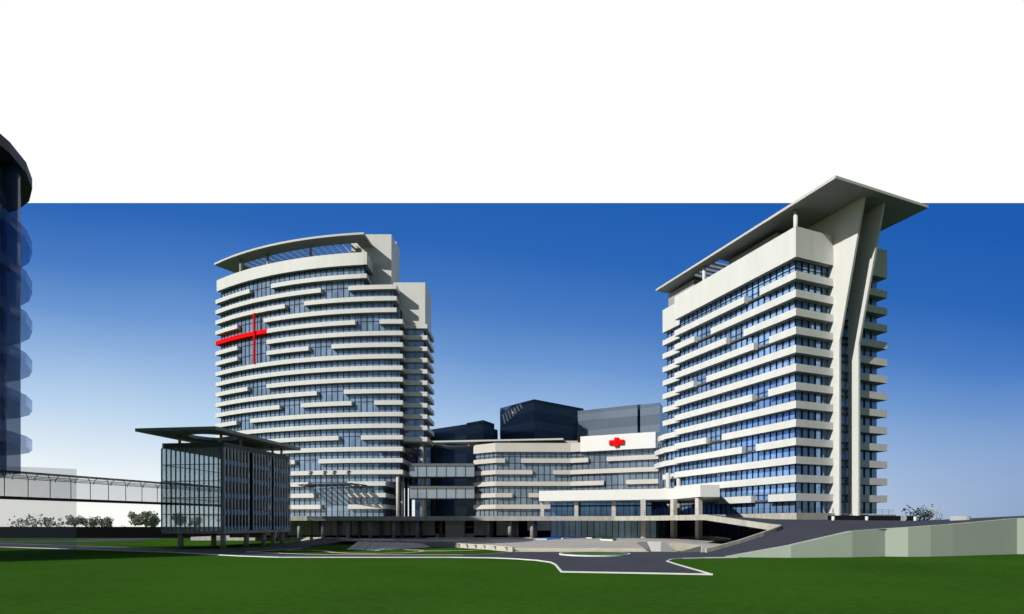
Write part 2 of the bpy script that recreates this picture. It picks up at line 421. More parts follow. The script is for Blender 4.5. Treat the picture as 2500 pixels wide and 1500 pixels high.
struct(rp.build('access_ramp', M['asph']))
sl = MB(); fa, fb = G(846,1342.5), G(1054,1336.8); fm = G(925,1345)
nb_ = 14
for i in range(nb_):
    def fpt(t): return (fa[0]+(fm[0]-fa[0])*t*2, fa[1]+(fm[1]-fa[1])*t*2) if t < .5 else (fm[0]+(fb[0]-fm[0])*(t*2-1), fm[1]+(fb[1]-fm[1])*(t*2-1))
    def bpt(t): return (-27.5+11*t, 100.2-2.6*t)
    t0, t1 = i/nb_, (i+.8)/nb_; p0, p1, q0, q1 = fpt(t0), fpt(t1), bpt(t0), bpt(t1)
    dz = .10 if i % 2 else 0
    sl.slab3([p0+(.05,), p1+(.05+dz,), q1+(.74+dz,), q0+(.74,)], .3)
sl.slab3([fa+(.03,), fm+(.03,), fb+(.03,), bpt(1)+(.72,), bpt(0)+(.72,)], .3)
struct(sl.build('stone_bank', M['stone']))
sb = MB(); sb.slab3([(-33,106,.84),(-26,103.5,.84),(-12,100,.84),(-4,104,.84),(-12,110,.84),(-30,112,.84)], .2)
struct(sb.build('terrace', M['stone']))
# pale curbs and mounds on the terrace
tm = MB(); strip(tm, [(-17,113),(-11,113.6),(-4,115),(4,117)], .5, PZ, PZ+.28)
tag(tm.build('low_wall', M['step']), 'long low pale wall on the plaza in front of the podium columns', 'wall')
tm = MB(); strip(tm, [(-22,104),(-16,105.5),(-10,108),(-5,112.6)], .6, PZ, PZ+.22)
tag(tm.build('low_wall', M['conc']), 'low curved stained kerb wall on the terrace beside the cream garden wall', 'wall')

# traffic island
ic = G(1451,1355.2); ra = (G(1537,1355)[0]-G(1365,1355)[0])/2; rb = 4.4
def ell(rx, ry, n=40): return [(ic[0]+rx*math.cos(2*math.pi*i/n), ic[1]+ry*math.sin(2*math.pi*i/n)) for i in range(n)]
root = thing('traffic_island', 'oval grass island with white kerb in the middle of the road', 'traffic island', (ic[0],ic[1],.03))
mb = MB(); o_, i_ = ell(ra,rb), ell(ra-.22,rb-.22)
for k in range(40):
    j = (k+1)%40; mb.prism([o_[k],o_[j],i_[j],i_[k]], .03, .2)
mb.build('kerb', M['pale'], root); MB().prism(ell(ra-.23,rb-.23), .03, .2).build('grass_bed', M['grassb'], root)

# pool and planters on the plaza
def gp(px, py): return G(px, py, PZ)
pq = [gp(1285,1318),gp(1335,1318),gp(1418,1313.5),gp(1422,1310.8),gp(1350,1311.5)]
root = thing('pool', 'shallow blue pool with white kerb on the plaza', 'pool', (pq[0][0],pq[0][1],PZ))
MB().prism(pq, PZ-.3, PZ+.1).build('water_basin', M['blue'], root)
mb = MB(); strip(mb, [pq[0],pq[1]], .3, PZ-.2, PZ+.2); mb.build('kerb', M['pale'], root)
mb = MB(); strip(mb, [gp(1372,1316.6),gp(1391,1315.8)], .3, PZ-.2, PZ+.2); mb.build('kerb', M['pale'], root)
for (pts, lab) in (([gp(1466,1318.8),gp(1497,1319.8),gp(1505,1317),gp(1490,1314),gp(1470,1314.6)], 'larger low grass planter with white front kerb on the plaza'),
                   ([gp(1432,1314.6),gp(1446,1315),gp(1461,1312.6),gp(1450,1311.9)], 'smaller low grass planter nearer the blue pool')):
    root = thing('planter', lab, 'planter', (pts[0][0],pts[0][1],PZ), 'grass planters on the plaza')
    MB().prism(pts, PZ-.3, PZ+.16).build('grass_bed', M['grassb'], root)
    mb = MB(); strip(mb, [pts[0],pts[1]], .25, PZ-.3, PZ+.18); mb.build('kerb', M['pale'], root)

# underpass walls right of the steps
def vpoly(mb, pts, Y, th, Y1=None):         # upright wall outline at a depth with real thickness
    x0 = min(p[0] for p in pts); x1 = max(p[0] for p in pts); Y1 = Y if Y1 is None else Y1
    f = []; bk = []
    for (px, py) in pts:
        y = Y+(Y1-Y)*(px-x0)/(x1-x0); f.append((X(px,y), y, Z(py,y)))
    bk = [(p[0], p[1]+th, p[2]) for p in f]; n = len(f); b = len(mb.v)
    mb.v += f+bk; mb.f.append(tuple(range(b,b+n))); mb.f.append(tuple(range(b+2*n-1,b+n-1,-1)))
    for i in range(n):
        j = (i+1)%n; mb.f.append((b+i,b+n+i,b+n+j,b+j))
    return mb
root = thing('underpass', 'white splayed walls of an underpass mouth right of the cream steps', 'underpass', (X(1600,80),80,0))
vpoly(MB(), [(1580,1323),(1616,1323),(1616,1347),(1586,1347)], 79.5, .3).build('white_wall', M['pale'], root)
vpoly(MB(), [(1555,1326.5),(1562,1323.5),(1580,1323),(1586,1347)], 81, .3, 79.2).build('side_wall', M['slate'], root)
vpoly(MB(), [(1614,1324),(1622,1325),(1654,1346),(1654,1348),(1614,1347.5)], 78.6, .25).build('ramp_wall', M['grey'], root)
vpoly(MB(), [(1637,1324),(1660,1325),(1712,1332),(1712,1345),(1637,1346)], 80.5, .3, 80.5).build('white_wall', M['step'], root)
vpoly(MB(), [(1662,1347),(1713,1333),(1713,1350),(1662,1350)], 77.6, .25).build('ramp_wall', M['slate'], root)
vpoly(MB(), [(1713,1333),(1776,1336),(1776,1342),(1735,1351),(1713,1351)], 77.4, .3, 78.6).build('white_wall', M['pale'], root)

# ------------------------------------------------------------------ right-hand ramp, retaining wall, parapet
R = [(26.6,76.3,.03),(32,78.5,1.2),(36.5,80.5,2.3),(39.6,82.5,3.0),(40.9,84.2,3.45)]
N_ = [(26.6,66.4,.03),(32.6,65.4,1.4),(40.3,66.6,3.03),(54.6,69.5,3.85),(68,74.5,4.7),(98,82,5.3)]
D0 = (33.8,96.2,5.42); F1 = (48,103,4.75); F2 = (56.8,101,4.62); F3 = (77.0,106.5,4.48); F4 = (102,112,5.5); F5 = (150,112,5.6)
tris = [(R[0],N_[0],N_[1]),(R[0],N_[1],R[1]),(R[1],N_[1],R[2]),(R[2],N_[1],N_[2]),(R[2],N_[2],R[3]),(R[3],N_[2],R[4]),
        (R[4],N_[2],N_[3]),(R[4],N_[3],F2),(R[4],F2,F1),(N_[3],N_[4],F4),(N_[3],F4,F3),(N_[3],F3,F2),(N_[4],N_[5],F4),(N_[5],F5,F4)]
mb = MB()
verts = {}
for t in tris:
    idx = []
    for p in t:
        if p not in verts: verts[p] = len(mb.v); mb.v.append(p)
        idx.append(verts[p])
    mb.f.append(tuple(idx))
mb.slab3([R[4],F1,(46,117.5,5.4),D0], .45)
ramp = struct(mb.build('ramp_road', M['asph']))
terr = MB(); terr.prism([(57,101.3),(77.7,108.3),(102,112.3),(150,112.3),(220,260),(100,260),(60,140),(50,121),(48.2,103.5)], -.5, 4.6)
struct(terr.build('terrain', M['asphd']))
# faceted retaining wall
wp = [(1775,66.2),(1931,65.1),(2081,66.2),(2161,67.7),(2217,67.0),(2272,67.5),(2326,68.6),(2483,72.8),(2560,72.0),(2900,86)]
def topz(px):
    ks = [(1775,.05),(1931,1.45),(2081,3.08),(2326,3.9),(2500,4.72),(2900,5.4)]
    for (a,za),(b,zb) in zip(ks, ks[1:]):
        if a <= px <= b: return za+(zb-za)*(px-a)/(b-a)
    return ks[-1][1]
mb = MB()
for (a,Ya),(b,Yb) in zip(wp, wp[1:]):
    p, q = XY(a,Ya), XY(b,Yb)
    za, zb = topz(a), topz(b)
    n0 = len(mb.v)
    mb.v += [(p[0],p[1],-.2),(q[0],q[1],-.2),(q[0],q[1],zb),(p[0],p[1],za),(p[0],p[1]+.9,-.2),(q[0],q[1]+.9,-.2),(q[0],q[1]+.9,zb),(p[0],p[1]+.9,za)]
    mb.f += [tuple(n0+i for i in f) for f in ((0,1,2,3),(7,6,5,4),(3,2,6,7),(0,4,5,1),(0,3,7,4),(1,5,6,2))]
tag(mb.build('retaining_wall', M['wallg']), 'long pale sage green retaining wall rising beside the lawn under the ramp', 'wall')
# parapet that wraps the ramp
par = [(26.6,76.6,-.1,.55),(32,78.8,.8,1.65),(36.3,80.8,1.9,2.75),(39.0,82.6,2.5,3.4),(40.2,83.6,2.7,3.7),(40.4,84.8,2.85,3.82),(39.4,86.0,3.0,3.95),(33.3,96.4,4.56,5.52)]
mb = MB(); pth = offset([(p[0],p[1]) for p in par], -.0); pin = offset(pth, .35)
for i in range(len(par)-1):
    a, b = par[i], par[i+1]; n0 = len(mb.v)
    for (q, k) in ((pth, 0), (pin, 1)):
        mb.v += [(q[i][0],q[i][1],a[2]),(q[i+1][0],q[i+1][1],b[2]),(q[i+1][0],q[i+1][1],b[3]),(q[i][0],q[i][1],a[3])]
    mb.f += [tuple(n0+j for j in f) for f in ((0,1,2,3),(7,6,5,4),(3,2,6,7),(0,4,5,1),(0,3,7,4),(1,5,6,2))]
tag(mb.build('parapet_wall', M['conc']), 'concrete parapet wall curling round the tip of the ramp', 'wall')
# low dark wall and white bollards at the top of the ramp
a, b = XY(2022,100), XY(2236,107)
tag(strip(MB(), [a,b], .3, 4.0, 5.4).build('low_wall', M['dark']), 'long low dark wall at the top of the ramp behind white bollards', 'wall')
for px, Yb, lab in ((2034,97.5,'short white cylinder bollard nearest the tall pale fin tower'),(2116,100,'middle white cylinder bollard before the low dark wall'),(2234,104,'white cylinder bollard at the right end of the low dark wall')):
    z0 = Z(1273,Yb); mb = MB(); c = XY(px,Yb)
    root = thing('bollard', lab, 'bollard', (c[0],c[1],z0-.2), 'white bollards at the top of the ramp')
    MB().cyl(c, .24, z0-.2, z0+.78, 16).build('post', M['pale'], root, True)
    MB().cyl(c, .27, z0+.7801, z0+.86, 16, .22).build('cap', M['pale'], root)
c = XY(2208,102); mb = MB(); z0 = Z(1271,102)
pts = [(c[0]-.45,c[1],z0-.2),(c[0]+.1,c[1],z0-.2)]+[(c[0]+.1+.35*math.cos(t),c[1],z0+.45+.42*math.sin(t)) for t in [math.radians(a) for a in range(-60,91,15)]]+[(c[0]-.45,c[1],z0+.87)]
n=len(pts); mb.v = pts+[(p[0],p[1]+.3,p[2]) for p in pts]; mb.f = [tuple(range(n)),tuple(range(2*n-1,n-1,-1))]+[(i,n+i,n+(i+1)%n,(i+1)%n) for i in range(n)]
tag(mb.build('gate_post', M['conc']), 'concrete post with rounded end between two white bollards', 'post')
c0 = XY(2345,95); zc = Z(1267.5,95)
mb = MB(); mb.prism([XY(2319,94)]+[(c0[0]+2.0*math.cos(t)*.9, 95.4+1.2*math.sin(t)) for t in [math.radians(a) for a in range(-80,81,20)]]+[XY(2319,97.5)], zc-.6, zc+.47)
tag(mb.build('planter', M['pale']), 'white crescent planter kerb on the ramp far right', 'planter')

# ------------------------------------------------------------------ facade helper
def band_obj(name, mat, root, path, x0, x1, z0, z1, depth):
    s = cut(path, x0, x1)
    if len(s) < 2: return None
    return MB().prism(s+offset(s, depth)[::-1], z0, z1).build(name, mat, root)
def mull_mb(mb, path, step, wd, dp, z0, z1, start=0.0):
    for c, u in along(path, step, start):
        n = (-u[1], u[0]); mb.obox((c[0]-n[0]*dp*.5+n[0]*.02, c[1]-n[1]*dp*.5+n[1]*.02), u, wd, dp, z0, z1)
    return mb
FL = 3.9; Z0 = 10.35; BH = 1.48
def zt(k): return Z0+FL*k
def rail(mb, path, z, h=1.1, step=2.2, r=.035):
    for i in range(len(path)-1):
        for hh in (h, h*.66, h*.33):
            mb.bar((path[i][0],path[i][1],z+hh), (path[i+1][0],path[i+1][1],z+hh), r if hh==h else r*.7, n=4)
    for c, u in along(path, step): mb.bar((c[0],c[1],z), (c[0],c[1],z+h), r, n=4)
    return mb

# ------------------------------------------------------------------ left curved tower
OC = (-38.0, 319.0); RR = 130.0
def arc(r, a0, a1, n=44): return [(OC[0]+r*math.sin(math.radians(a0+(a1-a0)*i/n)), OC[1]-r*math.cos(math.radians(a0+(a1-a0)*i/n))) for i in range(n+1)]
PA = arc(RR, -36, 2.5, 54); PG = arc(RR-1.6, -36, 2.5, 54)
T1 = thing('office_tower', 'tall curved white banded tower bearing a red cross', 'building', (-74,205,5.4))
SEG = {20:[(526,609),(661,895)],19:[(526,783),(850,968)],18:[(526,695),(742,968)],17:[(526,579),(643,968)],
 16:[(651.4,867),(926,983)],15:[(526,579),(650,983)],14:[(526,579),(650,753),(809,983)],13:[(526,983)],12:[(526,983)],
 11:[(526,604),(650,983)],10:[(526,773),(839,983)],9:[(526,682),(734,858),(913,983)],8:[(526,577),(610,983)],7:[(526,983)],
 6:[(526,826),(881,983)],5:[(526,983)],4:[(526,719),(777,983)],3:[(526,983)],2:[(526,752),(849,941)],1:[(526,766),(849,941)],0:[(526,782),(849,941)]}
for k, ss in SEG.items():
    for a, b in ss:
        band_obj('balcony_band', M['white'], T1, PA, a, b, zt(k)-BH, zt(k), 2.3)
    # the returns on the shaded right-hand side
    if k >= 3 and k < 17:
        e = cut(PA, 900, 983)[-1]
        MB().prism([(e[0]-2.2,e[1]+.004),(e[0]-.02,e[1]+.004),(e[0]+.25,e[1]+(26 if k>5 else 16)),(e[0]-1.8,e[1]+(26 if k>5 else 16))], zt(k)-BH+.004, zt(k)-.004).build('side_band', M['white'], T1)
    elif k >= 17:
        e = cut(PA, 800, 895 if k == 20 else 968)[-1]
        MB().prism([(e[0]-2.2,e[1]+.004),(e[0]-.02,e[1]+.004),(e[0]+.2,e[1]+14),(e[0]-1.8,e[1]+14)], zt(k)-BH+.004, zt(k)-.004).build('side_band', M['white'], T1)
    else:
        e = cut(PA, 800, 941)[-1]
        MB().prism([(e[0]-2.2,e[1]+.004),(e[0]-.02,e[1]+.004),(e[0]+.6,e[1]+14),(e[0]-1.6,e[1]+14)], zt(k)-BH+.004, zt(k)-.004).build('side_band', M['white'], T1)
rb_ = band_obj('balcony_band', M['red'], T1, PA, 526, 651, zt(16)-BH-.01, zt(16)+.01, 2.02)
rb_['label'] = 'red horizontal band forming the arm of the cross'
c = cut(PA, 619, 625)
vb = MB(); vb.obox(((c[0][0]+c[-1][0])/2+.15,(c[0][1]+c[-1][1])/2-.25), ((c[-1][0]-c[0][0]),(c[-1][1]-c[0][1])), .0, .0, 0, 1)
vb = MB(); u = (c[-1][0]-c[0][0], c[-1][1]-c[0][1]); Lu = math.hypot(*u); u = (u[0]/Lu,u[1]/Lu)
vb.obox(((c[0][0]+c[-1][0])/2,(c[0][1]+c[-1][1])/2-.3), u, .6, .5, zt(13), zt(18)-BH)
o = vb.build('red_bar', M['red'], T1); o['label'] = 'red vertical bar forming the upright of the cross'
# window strips, one per storey
def strip_path(k):
    if k <= 2: return cut(PG, 541, 936)
    if k >= 21: return cut(PG, 541, 889)
    if k >= 18: return cut(PG, 541, 961)
    return cut(PG, 541, 976)
zlo = 5.44
for k in range(0, 22):
    zhi = zt(k) if k < 21 else 91.4
    p = strip_path(k if k < 20 else 21) if k>=20 else strip_path(k)
    back = [(p[-1][0]+.3, 226), (p[0][0]+9, 226)] if k > 2 else [(p[-1][0]+.3,226),(p[0][0]+9,226)]
    g = MB().prism(p+back, zlo+.001, zhi).build('window_strip', M['gL'], T1)
    mb = MB(); mull_mb(mb, p, 2.1, .17, .2, zlo+.01, zhi-.01, .05)
    mb.prism(offset(p,-.2)+offset(p,-.02)[::-1], zhi-.09, zhi-.015); mb.prism([(p[-1][0]-.02,p[-1][1]-.2),(p[-1][0]+.2,p[-1][1]-.2),(back[0][0]+.2,back[0][1]),(back[0][0]-.02,back[0][1])], zhi-.088, zhi-.017)
    sp = [p[-1], back[0]]; mull_mb(mb, sp, 2.6, .24, .2, zlo+.01, zhi-.01, .1)
    q = offset(p, -.12); mb.prism(q+offset(p,.05)[::-1], zhi-BH-.35, zhi-BH-.02) if False else None
    # head transom and slab line
    mb.build('window_frame', M['dark'], g)
    zlo = zhi
# parapet, roof
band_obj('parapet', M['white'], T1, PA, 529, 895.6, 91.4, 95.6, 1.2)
e = cut(PA, 800, 895.6)[-1]
MB().prism([(e[0]-1.3,e[1]+.01),(e[0],e[1]+.01),(e[0]+.3,e[1]+9),(e[0]-1,e[1]+9)], 91.4, 95.59).build('parapet', M['white'], T1)
pr = cut(PG, 541, 889)
MB().prism(pr+[(pr[-1][0],225),(pr[0][0]+9,225)], 91.42, 92.2).build('roof_deck', M['roofing'], T1)
# roof canopy with pergola opening
CZ = 101.2
PC = arc(RR+.8, -35.2, -5.2, 44)
ca = cut(PC, 523, 894.5)
mid1 = offset(ca, 5.4); mid2 = offset(ca, 16.0); inn = offset(ca, 20.0)
n = len(ca); i0 = 6; i1 = n-4
mb = MB()
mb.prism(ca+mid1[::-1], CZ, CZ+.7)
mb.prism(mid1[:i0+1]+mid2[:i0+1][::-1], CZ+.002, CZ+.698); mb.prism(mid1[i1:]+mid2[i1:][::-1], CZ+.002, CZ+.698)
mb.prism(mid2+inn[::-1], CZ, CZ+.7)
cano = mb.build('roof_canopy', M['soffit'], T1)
nl = 17
for i in range(1, nl):
    t = i0+(i1-i0)*i/nl; j = int(t); f = t-j
    a = (mid1[j][0]*(1-f)+mid1[j+1][0]*f, mid1[j][1]*(1-f)+mid1[j+1][1]*f)
    b = (mid2[j][0]*(1-f)+mid2[j+1][0]*f, mid2[j][1]*(1-f)+mid2[j+1][1]*f)
    d = (b[0]-a[0], b[1]-a[1]); L = math.hypot(*d)
    MB().obox(((a[0]+b[0])/2,(a[1]+b[1])/2), (d[0]/L,d[1]/L), L, .4, CZ+.05, CZ+.65).build('pergola_beam', M['soffit'], cano)
for px, Yp in ((588,207),(654,203),(759,199),(872,197)):
    MB().cyl(XY(px,Yp), .5, 91.9, CZ, 14).build('canopy_post', M['grey'], T1, True)
# lift cores and the rear wing
MB().prism([XY(858,197.5),XY(955.5,197.5),(X(955.5,197.5)+.4,208),(X(858,197.5),208)], 80, Z(572.5,197.5)).build('lift_core', M['white'], T1)
MB().box(X(925,207),X(966,207),208.1,214,80,Z(590,207)+.5).build('lift_core', M['white'], T1)
MB().prism([XY(960,194.2),XY(1038,194.2),(X(1038,194.2)+.2,207),(X(960,194.2),207)], zt(16)-.6, Z(690,194.2)).build('lift_core', M['white'], T1)
MB().box(X(1000,208),X(1042,208),207.2,212,zt(16)-1,Z(706,208)).build('lift_core', M['white'], T1)
WX0, WX1 = -37.3, X(1043,193.6)
wpth = [(WX0,193.6),(WX1,193.6),(WX1+.35,208.6)]
zl = zt(5)+1.6
for k in range(6, 17):
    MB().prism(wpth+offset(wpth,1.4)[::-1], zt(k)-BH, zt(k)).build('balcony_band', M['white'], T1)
    if k < 16:
        gx = [(WX0-1.5,194.9),(WX1-1.4,194.9),(WX1-1.2,207.5),(WX0-1.5,207.5)]
        g = MB().prism(gx, zt(k)-.6, zt(k+1)-.61).build('window_strip', M['gL'], T1)
        mb = MB(); mull_mb(mb, gx[:2], 3.9, .14, .15, zt(k), zt(k+1)-BH, 1.2); mull_mb(mb, gx[1:3], 2.5, .2, .15, zt(k), zt(k+1)-BH, 1)
        mb.build('window_frame', M['dark'], g)
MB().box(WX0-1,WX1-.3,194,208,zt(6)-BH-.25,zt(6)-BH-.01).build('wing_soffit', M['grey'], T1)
for px, Yc, r, zb_ in ((1030.5,195.5,.75,zt(6)-BH-.25),(1037,200,.5,zt(6)-BH-.25)):
    MB().cyl(XY(px,Yc), r, 5.4, zb_, 16).build('column', M['grey'], T1, True)
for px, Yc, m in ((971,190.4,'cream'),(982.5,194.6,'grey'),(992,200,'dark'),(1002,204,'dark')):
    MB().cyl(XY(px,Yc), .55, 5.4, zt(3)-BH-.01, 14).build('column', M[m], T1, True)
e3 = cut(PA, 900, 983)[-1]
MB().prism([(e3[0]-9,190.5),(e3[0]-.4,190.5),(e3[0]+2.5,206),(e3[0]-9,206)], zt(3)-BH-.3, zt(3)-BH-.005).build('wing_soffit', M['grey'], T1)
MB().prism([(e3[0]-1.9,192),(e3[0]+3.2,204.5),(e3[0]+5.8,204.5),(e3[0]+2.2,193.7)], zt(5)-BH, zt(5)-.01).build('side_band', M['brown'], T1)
# glass entrance canopy, hung in front of the lower storeys
ec = thing('entrance_canopy', 'slatted dark glass canopy hung above the entrance of the curved tower', 'canopy', (X(790,184),184,16.8))
cz = 16.9; cc = [XY(728,187),XY(858,180.5),(X(868,180.5)+1.5,190),(X(728,187)-.5,193.5)]
mb = MB()
for i in range(9):
    f0, f1 = i/9+.02, (i+.86)/9
    def lp(p, q, f): return (p[0]+(q[0]-p[0])*f, p[1]+(q[1]-p[1])*f)
    mb.prism([lp(cc[0],cc[1],f0),lp(cc[0],cc[1],f1),lp(cc[3],cc[2],f1),lp(cc[3],cc[2],f0)], cz, cz+.12)
mb.build('glass_slats', M['slate'], ec)
mb = MB()
for p, q in ((cc[0],cc[1]),(cc[3],cc[2]),(cc[0],cc[3]),(cc[1],cc[2])): mb.bar((p[0],p[1],cz-.15),(q[0],q[1],cz-.15),.16)
mb.build('frame', M['dark'], ec)
for px in (760.5,795,818,852.5):
    c = cut(PA, px-1, px+1)[0]; y = c[1]-.25
    mb = MB(); mb.obox((c[0],y),(1,0),.9,.4,zt(3)-.55,zt(3)-.2); mb.obox((c[0]-.35,y),(1,0),.6,.4,zt(3)-1.15,zt(3)-.8); mb.build('bracket', M['dark'], ec)
    MB().bar((c[0],y,zt(3)-.6),(c[0]+.8,183.8,cz+.1),.05).build('hanger', M['dark'], ec)

# ------------------------------------------------------------------ right tower
C0 = (59.7,118.0); UL = (-.373,.928); UR = (.928,.373)
def T(t, s): return (C0[0]+t*UR[0]+s*UL[0], C0[1]+t*UR[1]+s*UL[1])
SE = 39.8
T2 = thing('office_tower', 'tall white banded tower with slanting paired fins and flat flying roof', 'building', T(10,15)+(5.0,))
PT = [T(0,SE), T(0,0), T(11.0,0)]
E_, C_ = 1640, 2036
SEG2 = {12:[(E_,1817),(1855,C_)],11:[(E_,1695),(1735,C_)],10:[(E_,1773),(1815,C_)],9:[(E_,1840),(1877.6,C_)],8:[(E_,1693),(1724,C_)],
 7:[(E_,C_)],6:[(E_,1836),(1875,C_)],5:[(E_,C_)],4:[(E_,1724),(1762,C_)],3:[(E_,1811),(1845,C_)],2:[(E_,C_)],1:[(E_,C_)],0:[(1746,1834),(1875,C_)]}
for j, ss in SEG2.items():
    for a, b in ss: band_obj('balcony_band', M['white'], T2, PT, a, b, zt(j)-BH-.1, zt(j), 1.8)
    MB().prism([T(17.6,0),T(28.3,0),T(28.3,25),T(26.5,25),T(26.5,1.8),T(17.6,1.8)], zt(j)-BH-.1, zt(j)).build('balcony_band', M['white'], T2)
    if len(ss) > 1:
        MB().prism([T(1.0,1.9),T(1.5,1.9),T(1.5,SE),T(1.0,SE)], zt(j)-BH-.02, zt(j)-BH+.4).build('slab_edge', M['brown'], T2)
    # recessed end bay
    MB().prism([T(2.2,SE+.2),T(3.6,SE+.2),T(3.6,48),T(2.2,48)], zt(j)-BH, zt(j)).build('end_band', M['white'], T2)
PGl = [T(1.55,SE-.6), T(1.55,1.55), T(10.98,1.55)]
zlo = 6.2
for j in range(0, 14):
    zhi = zt(j) if j < 13 else 60.2
    g = MB().prism([T(1.55,1.55),T(27,1.55),T(27,SE),T(3.5,SE+7.4),T(3.5,SE-.5),T(1.55,SE-.6)], zlo+.001, zhi).build('window_strip', M['gR'], T2)
    mb = MB()
    mull_mb(mb, [PGl[0],PGl[1]], 1.72, .22, .2, zlo+.01, zhi-.01, .1)
    mull_mb(mb, [PGl[1],PGl[2]], 1.95, .28, .2, zlo+.01, zhi-.01, 0)
    mull_mb(mb, [T(18,1.55),T(27,1.55)], 2.2, .28, .2, zlo+.01, zhi-.01, .4)
    mull_mb(mb, [T(3.5,SE+7.4),T(3.5,SE)], 1.8, .26, .2, zlo+.01, zhi-.01, 0)
    p2 = [PGl[0],PGl[1],PGl[2]]
    mb.prism(offset(p2,-.1)+offset(p2,.05)[::-1], zhi-BH-.1, zhi-BH+.08)
    mb.prism(offset(p2,-.1)+offset(p2,.05)[::-1], zhi-.05, zhi+.12)
    # recess between the fins: dark transoms
    mb.prism([T(11.7,.95),T(16.9,.95),T(16.9,1.24),T(11.7,1.24)], zhi-.35, zhi+.05)
    mb.prism([T(11.7,.95),T(16.9,.95),T(16.9,1.24),T(11.7,1.24)], zhi-1.75, zhi-1.35)
    mb.build('window_frame', M['dark'], g)
    zlo = zhi
PZ0, PZ1 = 60.1, 66.5
MB().prism([T(0,SE),T(0,0),T(11,0),T(11,1.2),T(1.2,1.2),T(1.2,SE)], PZ0, PZ1).build('parapet', M['white'], T2)
MB().prism([T(17.6,0),T(28.3,0),T(28.3,30),T(27.1,30),T(27.1,1.2),T(17.6,1.2)], PZ0, PZ1).build('parapet', M['white'], T2)
MB().prism([T(2.2,SE+.1),T(3.6,SE+.1),T(3.6,48),T(2.2,48)], 59.4, 66.0).build('parapet', M['white'], T2)
MB().prism([T(1.25,1.25),T(27,1.25),T(27,SE),T(3.2,SE+7),T(3.2,SE-.5),T(1.25,SE-.6)], 60.25, 65.0).build('roof_deck', M['roofing'], T2)
MB().prism([T(4.5,9),T(24,9),T(24,24),T(4.5,24)], 65, 70.4).build('penthouse', M['fin'], T2)
MB().prism([T(3.5,36),T(20,36),T(20,47),T(3.5,47)], 65, 70.4).build('penthouse', M['fin'], T2)
# flying roof with slots
RZ = 71.35
mb = MB()
mb.prism([T(0,-9.2),T(27.8,-9.2),T(27.8,26),T(0,26)], RZ, RZ+.55)
mb.prism([T(0,26.002),T(3.2,26.002),T(3.2,36),T(0,36)], RZ+.002, RZ+.548); mb.prism([T(9.5,26.002),T(27.8,26.002),T(27.8,36),T(9.5,36)], RZ+.002, RZ+.548)
mb.prism([T(0,36.002),T(27.8,36.002),T(27.8,48.2),T(0,48.2)], RZ, RZ+.55)
rf = mb.build('roof_canopy', M['soffit'], T2)
for i in range(5):
    s = 26.6+i*1.95
    if i: MB().prism([T(3.2,s-.35),T(9.5,s-.35),T(9.5,s+.35),T(3.2,s+.35)], RZ+.02, RZ+.53).build('roof_beam', M['soffit'], rf)
for t, s in ((2.2,2.0),(2.2,30.5)):
    MB().cyl(T(t,s), .45, 65, RZ, 16).build('canopy_post', M['white'], T2, True)
# the pair of fins
def fin(t0, th):
    pr = [(1.2,4.6),(-1.4,4.6),(-1.4,43.3),(-1.75,45),(-7.0,RZ),(1.2+6,RZ),(1.2+6,66.5),(1.2,66.5)]
    mb = MB(); n = len(pr)
    for tt in (t0, t0+th):
        for s, z in pr: p = T(tt, s); mb.v.append((p[0],p[1],z))
    mb.f = [tuple(range(n)), tuple(range(2*n-1,n-1,-1))]+[(i,(i+1)%n,n+(i+1)%n,n+i) for i in range(n)]
    return mb
fin(11.05,.55).build('fin', M['white'], T2); fin(16.95,.55).build('fin', M['white'], T2)
# plinth, railing and dark lower storey
MB().prism([T(-.3,20),T(-.3,-.4),T(13,-.4),T(13,6),T(3,20)], 4.75, 6.2).build('plinth', M['conc'], T2)
MB().prism([T(13.01,-.2),T(31,-.2),T(31,8),T(13.01,8)], 4.75, 6.0).build('plinth', M['conc'], T2)
rail(MB(), [T(0,20),T(0,-.1),T(12.8,-.1)], 6.2).build('railing', M['dark'], T2)
rail(MB(), [T(17.8,0),T(30.5,0)], 6.0).build('railing', M['dark'], T2)
g = MB().prism([T(.3,38),T(.3,2),T(20,2),T(20,38)], .3, 4.7).build('window_strip', M['gD'], T2)
mb = MB(); mull_mb(mb, [T(.3,38),T(.3,2)], 2.4, .15, .12, .8, 4.7); mb.build('window_frame', M['slate'], g)

# ------------------------------------------------------------------ centre wing with red cross
CP = [XY(1156,195.5), XY(1210,189.8), XY(1393,190.2), XY(1612,178.4)]
CG = offset(CP, 1.1)
B3 = thing('hospital_wing', 'long low angled wing with white bands and glass beneath the red cross sign', 'building', (15,200,5.4))
SEG3 = {4:[(1150,1233),(1272,1436),(1481,1620)],3:[(1150,1300),(1351,1620)],2:[(1150,1474),(1528,1620)],1:[(1150,1251),(1291,1620)],0:[(1150,1620)]}
for j, ss in SEG3.items():
    for a, b in ss: band_obj('balcony_band', M['cream'], B3, CP, a, b, zt(j)-BH, zt(j), 1.6)
zlo = 5.45
for j in range(0, 6):
    zhi = zt(j) if j < 5 else 28.2
    if j == 5 and zhi <= zlo: break
    g = MB().prism([CG[0]]+CG[1:]+[(CG[3][0],215),(CG[0][0],215)], zlo+.001, zhi).build('window_strip', M['gC'], B3)
    mb = MB()
    for a, b in zip(CG, CG[1:]): mull_mb(mb, [a,b], 2.0, .17, .18, zlo+.01, zhi-.01, .1)
    mb.prism(offset(CG,-.1)+offset(CG,.05)[::-1], zhi-BH-.1, zhi-BH+.06)
    mb.build('window_frame', M['dark'], g)
    zlo = zhi
band_obj('parapet', M['cream'], B3, CP, 1150, 1418, 28.2, 31.2, 1.0)
MB().prism([(CG[0][0]+.3,196.5),(CG[1][0],191.5),(CG[2][0],192),(44,182),(44,214),(CG[0][0]+.3,214)], 28.25, 29).build('roof_deck', M['roofing'], B3)
PF = offset(CP, -.5)
